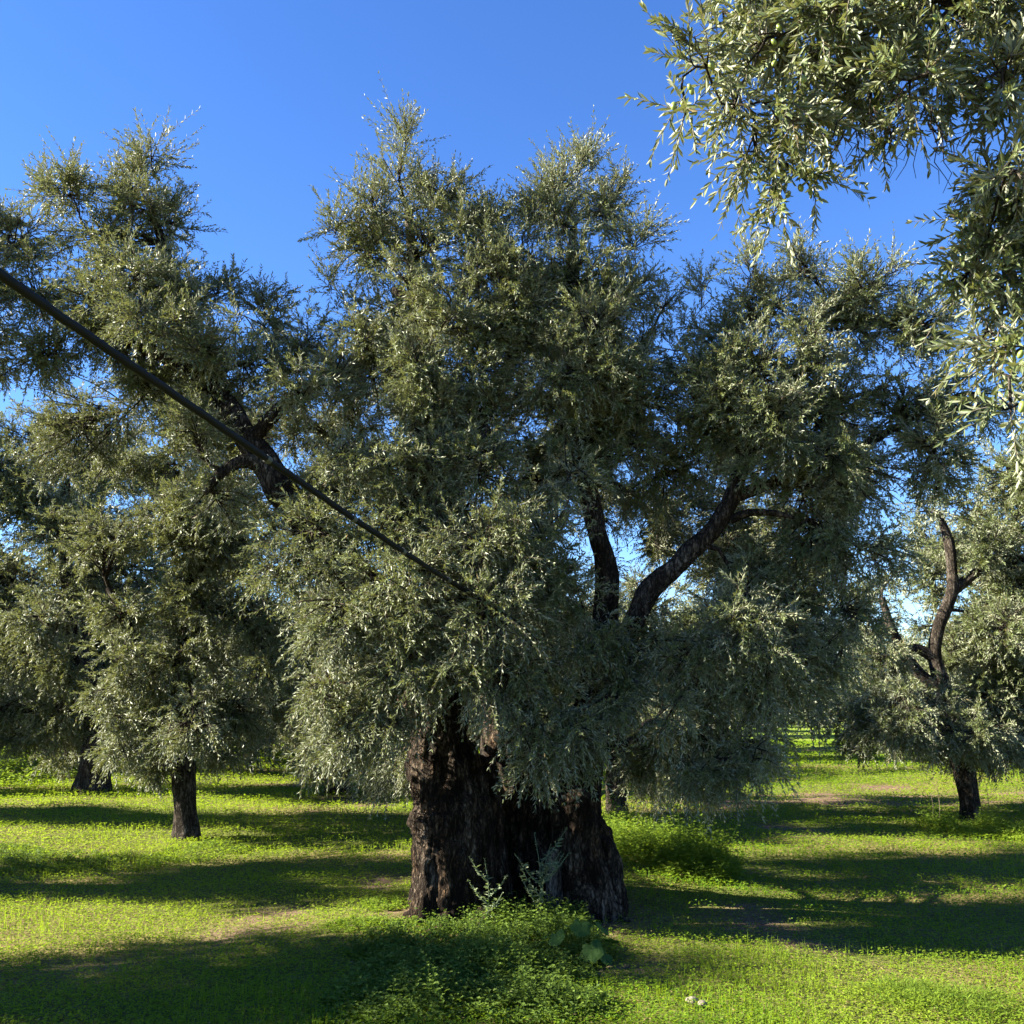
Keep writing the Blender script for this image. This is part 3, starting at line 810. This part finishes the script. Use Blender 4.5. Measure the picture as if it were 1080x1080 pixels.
# ------------------------------------------------------------------ other olives
def olive(name, label, trunk_lists, clumps, D, leaf, width, dens, back, group=None, mat=M_leaf, pairs=9, bark=M_bark2, crown_part='crown'):
    u, v, d, r = trunk_lists[0][0]
    b = at(u, v, d); b[2] = ground_z(b[0], b[1])[0]
    root = tag(empty(name, b), label, 'tree', group)
    wmb = MB(); fmb = MB(); wood = Wood()
    for k, s in enumerate(trunk_lists):
        P, R = pl(s)
        if k == 0:
            P = np.vstack([P[:1] - [0, 0, .12], P]); R = [R[0] * 1.1] + list(R)
        limb(wmb, wood, P, R, 14, .25, .05, u * .1 + k, 5)
    grow(wmb, fmb, wood, fillers(px_clumps(clumps, D, 1.0, back, .3), -.5, .3, len(clumps) // 2), leaf, width, dens, 0, pairs, 5, .85)
    wmb.build('trunk', bark, root); fmb.build(crown_part, [mat, M_twig], root)
    return root


olive('olive_tree', 'young olive with a slim straight trunk left of the ancient one, its low skirt sunlit',
      [[(196, 880, 12.9, 16), (195, 850, 12.9, 13), (193, 800, 12.9, 11.5), (192, 740, 12.9, 11), (200, 660, 12.9, 10), (210, 580, 12.9, 7), (205, 510, 12.9, 4)],
       [(193, 750, 12.9, 9), (150, 690, 12.8, 7), (115, 620, 12.8, 4)]],
      [(125, 700, 36, 34, -.6, 12.3), (108, 735, 30, 28, -.8, 12.2), (150, 770, 48, 36, -.8, 12.3), (200, 760, 46, 40, -.8, 12.2), (250, 740, 44, 44, -.7), (130, 645, 48, 40, -.3), (200, 650, 56, 44, -.3), (270, 650, 42, 50, -.4), (180, 560, 62, 44, 0), (110, 560, 50, 46, 0),
       (240, 565, 56, 46, 0), (180, 490, 50, 36, .4), (125, 500, 40, 36, .4), (250, 500, 44, 40, .3), (160, 810, 30, 18, -.9, 12.3), (125, 790, 26, 24, -.9, 12.3), (280, 710, 30, 36, -.6), (230, 790, 28, 20, -.8), (180, 700, 50, 40, -.5, 12.2), (200, 590, 44, 38, 0, 12.3), (190, 530, 40, 34, .1, 12.3), (215, 640, 36, 30, -.2, 12.3)],
      12.8, .062, .0155, 3.6, 1.6)
olive('olive_tree', 'olive with a short thick black trunk at the far left, its crown in deep shade',
      [[(98, 842, 18.3, 22), (99, 820, 18.3, 18), (103, 795, 18.3, 17), (104, 760, 18.3, 15), (85, 690, 18.3, 11), (70, 600, 18.3, 7), (70, 510, 18.3, 4)],
       [(104, 765, 18.3, 10), (60, 700, 18.2, 8), (10, 640, 18.2, 5)]],
      [(80, 460, 30, 26, .6), (30, 455, 40, 28, .4), (5, 500, 44, 36, .2), (120, 470, 30, 26, .4), (-40, 470, 50, 36, .3), (45, 490, 34, 34, .4), (110, 490, 36, 34, .4), (20, 545, 46, 40, 0), (80, 545, 50, 40, 0), (10, 610, 50, 46, -.2), (70, 620, 54, 46, -.2), (20, 680, 50, 44, -.4), (70, 700, 44, 44, -.5), (5, 745, 46, 34, -.7), (55, 755, 42, 34, -.7), (-50, 600, 60, 60, -.2), (-60, 700, 60, 60, -.5), (-40, 520, 50, 44, 0), (20, 780, 36, 16, -.9), (140, 720, 40, 40, -.4), (40, 650, 46, 40, -.3, 17.6), (60, 560, 44, 40, 0, 17.6), (100, 770, 26, 22, -.7), (150, 600, 50, 60, -.2)],
      18.3, .08, .021, 3.8, 2.0, mat=M_leaf)
olive('olive_tree', 'small olive with a low silvery skirt hiding its trunk, just left of the ancient trunk',
      [[(356, 840, 18.4, 16), (357, 815, 18.4, 13), (362, 790, 18.4, 12), (360, 740, 18.4, 9), (350, 680, 18.4, 6)]],
      [(325, 790, 22, 24, -.8, 17.8), (320, 750, 24, 30, -.7, 17.8), (345, 760, 30, 34, -.6, 17.6), (350, 800, 22, 18, -.9, 17.6), (390, 770, 34, 34, -.7), (420, 785, 24, 24, -.8), (340, 700, 40, 40, -.2), (400, 710, 44, 40, -.2), (370, 650, 50, 40, .1), (310, 660, 36, 40, 0), (430, 740, 26, 30, -.5), (280, 700, 30, 44, -.3), (270, 760, 28, 30, -.6, 20)],
      18.4, .08, .021, 3.8, 1.8)
olive('olive_tree', 'olive whose brown trunk shows just right of the ancient trunk, behind the weeds',
      [[(650, 860, 15.4, 13), (649, 840, 15.4, 11), (650, 810, 15.4, 11), (652, 770, 15.4, 10), (660, 710, 15.4, 8), (680, 650, 15.4, 5)],
       [(652, 775, 15.4, 7), (620, 710, 15.3, 6), (590, 660, 15.3, 4)]],
      [(600, 690, 50, 40, -.2), (660, 680, 50, 44, 0), (720, 690, 50, 40, -.2), (640, 740, 46, 30, -.6), (700, 745, 46, 34, -.6), (600, 740, 36, 30, -.6), (760, 720, 40, 40, -.4), (690, 635, 44, 26, .3), (620, 640, 44, 28, .3), (745, 660, 40, 34, .1), (560, 700, 46, 40, -.3), (520, 730, 40, 36, -.4)],
      15.4, .072, .018, 3.6, 1.8)
olive('olive_tree', 'leaning olive with a forked dark trunk at the right edge of the grove',
      [[(1024, 862, 15.0, 12), (1022, 840, 15.0, 10.5), (1013, 800, 15.0, 11), (1002, 760, 15.0, 10), (994, 725, 15, 9), (986, 690, 15, 7), (990, 660, 15, 6.5), (1003, 628, 15, 6), (1004, 600, 15, 5), (1000, 570, 15, 5.5), (990, 540, 15, 3)],
       [(996, 728, 15, 7), (972, 712, 15, 6), (955, 690, 15, 5.5), (940, 662, 15, 4.5), (930, 630, 15, 4)],
       [(1004, 624, 15, 6), (1030, 604, 15, 5), (1060, 585, 15, 4)],
       [(988, 695, 15, 6), (972, 686, 15, 5), (960, 682, 15, 4)]],
      [(1050, 560, 36, 36, .1), (1075, 620, 40, 44, 0), (1050, 670, 36, 40, -.2), (1085, 710, 46, 50, -.4), (1045, 735, 42, 40, -.5), (1000, 745, 36, 34, -.6, 14.5), (950, 745, 40, 34, -.6, 14.4), (915, 735, 30, 34, -.6), (930, 700, 30, 26, -.3), (1060, 775, 40, 28, -.8), (960, 775, 28, 20, -.9, 14.5), (1015, 780, 24, 18, -.9, 14.4),
       (1085, 540, 50, 44, .1), (1020, 530, 40, 30, .3), (975, 620, 18, 26, .2, 16, .5), (915, 660, 26, 34, -.1), (1110, 640, 50, 60, 0), (1120, 760, 50, 40, -.6), (1100, 785, 40, 26, -.8), (970, 540, 26, 22, .3, 0, .6), (940, 610, 20, 20, .2, 0, .7), (985, 660, 30, 14, -.2, 16.5, .5), (1000, 765, 44, 30, -.5, 14.3), (965, 745, 36, 28, -.4, 14.3), (1050, 700, 40, 40, -.3, 15.4), (1052, 640, 36, 44, 0, 15.6), (1040, 575, 34, 40, .1), (1070, 500, 50, 40, .2), (920, 770, 34, 24, -.7, 14.4), (1050, 770, 36, 30, -.6, 14.3), (930, 690, 26, 30, -.3, 14.6), (1065, 600, 34, 40, 0, 16), (1060, 660, 40, 40, 0, 14.6)],
      15.0, .070, .018, 3.9, 1.6)


# trees standing beyond the frame's left edge: their shade lies across the turf
def free_olive(label, x, y, h, rx, ry, leaf, width, dens, nc, group=None, mat=M_leaf, low=.25, name='olive_tree', seed=1, lean=0.0):
    b = np.array([x, y, ground_z(x, y)[0]])
    root = tag(empty(name, b), label, 'tree', group)
    wmb = MB(); fmb = MB(); wood = Wood()
    limb(wmb, wood, np.array([b - [0, 0, .12], b + [0, 0, .05], b + [.05 + lean, .02, h * .18], b + [.1 + lean * 2, .05, h * .34], b + [0.05 + lean * 2, 0, h * .62]]),
         [h * .065, h * .05, h * .04, h * .035, h * .012], 12, .3, .06, seed * 2.3, 4)
    cl = []
    for k in range(nc):
        d = unit(1)[0]; rr = rng.uniform(.35, .95)
        cz = h * (low + (1 - low) * .5); rz = h * (1 - low) * .5
        c = b + np.array([d[0] * rx * rr, d[1] * ry * rr, cz + d[2] * rz * rr])
        s = rng.uniform(.16, .26) * (rx + ry + rz) / 2.2
        cl.append((c, (s, s, s * .85), float(np.clip(d[2] * .8, -.8, .8)), 1.0))
    grow(wmb, fmb, wood, cl, leaf, width, dens, 0, 8, 5)
    wmb.build('trunk', M_bark2, root); fmb.build('crown', [mat, M_twig], root)
    return root


free_olive('olive outside the left edge that throws its shade over the foreground turf', -9.2, 5.45, 6.15, 2.4, 1.55, .075, .02, 3.0, 26, low=.24, seed=3)
free_olive('olive outside the left edge that shades the middle of the grass', -10.4, 9.5, 7.0, 2.7, 1.6, .08, .022, 2.8, 28, low=.22, seed=4)
free_olive('olive outside the left edge farther back than the other two', -13.0, 14.3, 7.2, 2.5, 1.4, .085, .024, 3.0, 26, low=.2, seed=5)
free_olive('olive outside the left edge, farthest back of those near the frame', -15.5, 18.4, 6.6, 2.5, 1.5, .09, .026, 2.6, 24, low=.2, seed=6)
free_olive('unseen olive added behind the ancient one to shade the leaning olive and turf at right', -1.0, 14.2, 5.5, 2.1, 1.6, .075, .02, 3.2, 26, low=.24, seed=7)  # added tree, hidden from view, casts shade towards the leaning olive

# rows of olives behind
protos = []
for k in range(4):
    h = (4.6, 5.2, 4.9, 5.6)[k]
    protos.append((h, 2.5 + .3 * k, k))
spots = []
for row, y in enumerate((24, 29.5, 35, 42, 49, 57, 66, 76)):
    half = y * .62 + 4
    xs = np.arange(-half, half, 6.2) + (row % 2) * 3.1
    for x in xs:
        xx = x + rng.normal() * .5; yy = y + rng.normal() * .6
        uu = 540 + 1080 * xx / (yy * .98)
        if yy < 52 and abs(uu - 886) < 1080 * 2.4 / yy + 8: continue          # the open alley
        if 930 < uu < 1015 and yy < 40: continue
        spots.append((xx, yy))
spots += [(.315 * yy + dx, yy) for yy, dx in ((70, -1.6), (72, 1.4), (84, -2.6), (85, 0.1), (86, 2.7))]
used = {}
for n_, (x, y) in enumerate(spots):
    k = n_ % 4
    if k not in used:
        r = free_olive('olive in the distant rows seen between the nearer crowns', 0, 0, protos[k][0], protos[k][1], protos[k][1] * .95, .2, .055, 3.2, 24, 'olives in the distant rows', M_leaf_far, .06, seed=k + 9)
        used[k] = r
    else:
        src = used[k]; r = src.copy(); C.objects.link(r)
        for ch in list(src.children):
            c = ch.copy(); C.objects.link(c); c.parent = r
    sc_ = rng.uniform(.85, 1.12)
    r.location = (x, y, float(ground_z(x, y)[0])); r.rotation_euler = (0, 0, rng.uniform(0, 6.28)); r.scale = (sc_, sc_, sc_)

# ------------------------------------------------------------------ near olive reaching in at the upper right
nb = np.array([3.3, 2.9, ground_z(3.3, 2.9)[0]])
NEAR = tag(empty('olive_tree', nb), 'near olive whose fruiting branches hang in at the upper right', 'tree')
wmb = MB(); fmb = MB(); wood = Wood()
limb(wmb, wood, np.array([nb - [0, 0, .1], nb + [0, 0, .1], nb + [-.1, .05, .7], nb + [-.25, 0, 1.3], nb + [-.5, -.05, 2.0], at(1240, 210, 2.75), at(1150, 110, 2.7)]), [.26, .2, .16, .14, .1, .055, .045], 14, .25, .04, 5.5)
wn = Wood()
P, R = pl([(1150, 110, 2.7, 17), (1085, 62, 2.68, 13), (1040, 25, 2.65, 11), (1000, -2, 2.62, 9), (950, -25, 2.6, 8), (880, -40, 2.58, 6), (800, -30, 2.55, 4)]); limb(wmb, wn, P, R, 10, .2, .03, 7)
P, R = pl([(1170, 120, 2.7, 13), (1130, 200, 2.65, 10), (1110, 290, 2.6, 7), (1100, 380, 2.55, 4)]); limb(wmb, wn, P, R, 9, .2, .03, 8)
near_cl = [(765, 30, 36, 28, -.1), (735, 70, 26, 30, -.2), (722, 118, 20, 20, -.6, 2.5, .8), (800, 55, 52, 40, -.3), (855, 40, 54, 40, -.3), (775, 110, 28, 26, -.5), (830, 120, 42, 34, -.5), (798, 160, 26, 26, -.7, 0, .8), (850, 190, 26, 28, -.9, 0, .8), (870, 110, 40, 38, -.5), (900, 85, 44, 40, -.4), (960, 85, 40, 30, -.3), (1000, 75, 34, 30, -.2), (820, 205, 18, 22, -.9, 0, .8),
           (905, 50, 44, 40, -.3), (925, 105, 30, 30, -.5, 0, .8), (955, 40, 46, 38, -.2), (1000, 40, 36, 30, 0), (1045, 80, 26, 34, 0, 0, .8), (1010, 0, 60, 30, .2), (900, 0, 60, 30, .2), (800, 0, 60, 26, .2), (935, 150, 18, 20, -.7, 0, .6),
           (1065, 130, 22, 36, -.2), (1055, 225, 36, 40, -.3), (1030, 265, 34, 34, -.4), (1062, 305, 42, 40, -.5), (1012, 305, 26, 26, -.6, 2.5), (1070, 375, 34, 34, -.6, 2.4), (1066, 430, 20, 22, -.8, 2.4, .8), (1040, 350, 26, 26, -.6, 2.5, .8), (1066, 85, 24, 34, -.2), (1070, 180, 26, 36, -.3, 2.5), (1046, 180, 22, 30, -.3), (1072, 250, 30, 34, -.4, 2.5), (1100, 200, 40, 60, -.2), (1110, 320, 50, 70, -.5), (1120, 430, 30, 40, -.8), (1150, 30, 60, 50, .2), (1100, -40, 70, 50, .3), (980, -70, 70, 50, .4), (1250, 120, 80, 80, .2), (1230, 300, 70, 80, -.4)]
cl = px_clumps([(c[0], c[1], c[2], c[3], c[4] * .55) + tuple(c[5:]) for c in near_cl], 2.6, .9, 0, .12)
grow(wmb, fmb, wn, cl, .038, .0086, 5.4, 1, 10, 7, .85)
# bare twigs
bare = []
for k in range(44):
    p0 = at(rng.uniform(890, 990), rng.uniform(95, 140), 2.6 + rng.normal() * .08)
    d = nrm(np.array([rng.normal() * .55, rng.normal() * .4, -1.0]))
    l = rng.uniform(.1, .24)
    bare.append(np.stack([p0 + d * l * t + np.array([rng.normal() * .012, rng.normal() * .012, 0]) for t in np.linspace(0, 1, 6)]))
thin_tubes(wmb, np.array(bare), np.linspace(.0024, .0008, 6), 0, 4)
wmb.build('trunk', M_bark2, NEAR); fmb.build('crown', [M_leaf, M_twig], NEAR)
# green olives
a = np.linspace(0, 2 * np.pi, 10, endpoint=False); V = []
for ph in np.linspace(-1.45, 1.45, 8):
    V.append(np.stack([np.cos(a) * math.cos(ph) * .0072, np.sin(a) * math.cos(ph) * .0072, np.full(10, math.sin(ph) * .0105)], 1))
V = np.vstack(V); ii = np.arange(7)[:, None] * 10; jj = np.arange(10)[None]
g = MB(); g.add(V, np.stack([ii + jj, ii + (jj + 1) % 10, ii + 10 + (jj + 1) % 10, ii + 10 + jj], -1).reshape(-1, 4), 0, smooth=True)
g.add(V, np.vstack([np.arange(10)[::-1][None], 70 + np.arange(10)[None]]), 0, smooth=True)
first = g.build('olive_fruit', M_fruit, NEAR)
first.data.transform(Matrix.Translation(NEAR.location))
for k in range(84):
    c = cl[rng.integers(0, 30)]
    p = c[0] + unit(1)[0] * np.array(c[1]) * rng.uniform(.5, 1.0); p[1] -= .03
    o = first if k == 0 else first.copy()
    if k: C.objects.link(o); o.parent = NEAR
    o.location = Vector(p) - NEAR.location
    o.rotation_euler = (rng.normal() * .4, rng.normal() * .4, 0); s_ = rng.uniform(.85, 1.2); o.scale = (s_, s_, s_)

# ------------------------------------------------------------------ black hose strung to the old tree
pA = at(0, 289, 3.0); pB = at(512, 637, 7.25)
m1 = at(250, 462, 4.35); pts = np.array([pA + (pA - m1) * .75 + [0, 0, .02], pA, m1, at(400, 565, 5.75), pB])
P = catmull(pts, 60); P[1:-1] += rng.normal(size=(58, 3)) * .0012
tag(empty('hose', P[-1]), 'long black hose strung through the air up to the left from the ancient tree', 'hose')
HO = bpy.data.objects['hose']
g = MB(); tube(g, P, np.full(60, .0165), 14); g.build('pipe', M_hose, HO)
for f in (.545, .70, .80, .9):
    k = int(f * 59); g = MB()
    seg = np.linspace(0, 1, 5)[:, None] * (P[k + 1] - P[k]) * .35 + P[k]
    tube(g, seg, np.array([.0178, .0188, .0188, .0188, .0178]), 14); g.build('clamp', M_clamp, HO)

# ------------------------------------------------------------------ light, sky, camera
EL = math.radians(30); AZ = math.radians(3)
to_sun = Vector((-math.cos(AZ) * math.cos(EL), -math.sin(AZ) * math.cos(EL), math.sin(EL)))
sun = bpy.data.lights.new('sun', 'SUN'); sun.energy = 5.0; sun.angle = math.radians(.5); sun.color = (1, .93, .79)
so = bpy.data.objects.new('sun', sun); C.objects.link(so); so.rotation_euler = to_sun.to_track_quat('Z', 'Y').to_euler(); so.location = (-20, -5, 20)
w = bpy.data.worlds.new('World'); bpy.context.scene.world = w; w.use_nodes = True
nt = w.node_tree; bg = nt.nodes['Background']
sky = nt.nodes.new('ShaderNodeTexSky'); sky.sky_type = 'NISHITA'; sky.sun_disc = False
sky.sun_elevation = EL; sky.sun_rotation = math.atan2(to_sun.x, to_sun.y)
sky.altitude = 900; sky.air_density = 1.0; sky.dust_density = .0; sky.ozone_density = 4.5
hs = nt.nodes.new('ShaderNodeHueSaturation'); hs.inputs['Hue'].default_value = .511; hs.inputs['Saturation'].default_value = 1.17; hs.inputs['Value'].default_value = 1.0
nt.links.new(sky.outputs[0], hs.inputs['Color']); nt.links.new(hs.outputs[0], bg.inputs[0]); bg.inputs[1].default_value = .05
cam = bpy.data.cameras.new('camera'); cam.sensor_width = 36; cam.lens = 36; cam.clip_end = 3000; cam.clip_start = .05
co_ = bpy.data.objects.new('camera', cam); C.objects.link(co_); co_.location = tuple(EYE); co_.rotation_euler = (math.pi / 2 + PITCH, 0, 0)
S = bpy.context.scene; S.camera = co_
S.view_settings.view_transform = 'Standard'; S.view_settings.look = 'None'; S.view_settings.exposure = 2.7
S.cycles.max_bounces = 6; S.cycles.diffuse_bounces = 3; S.cycles.glossy_bounces = 2; S.cycles.transmission_bounces = 3
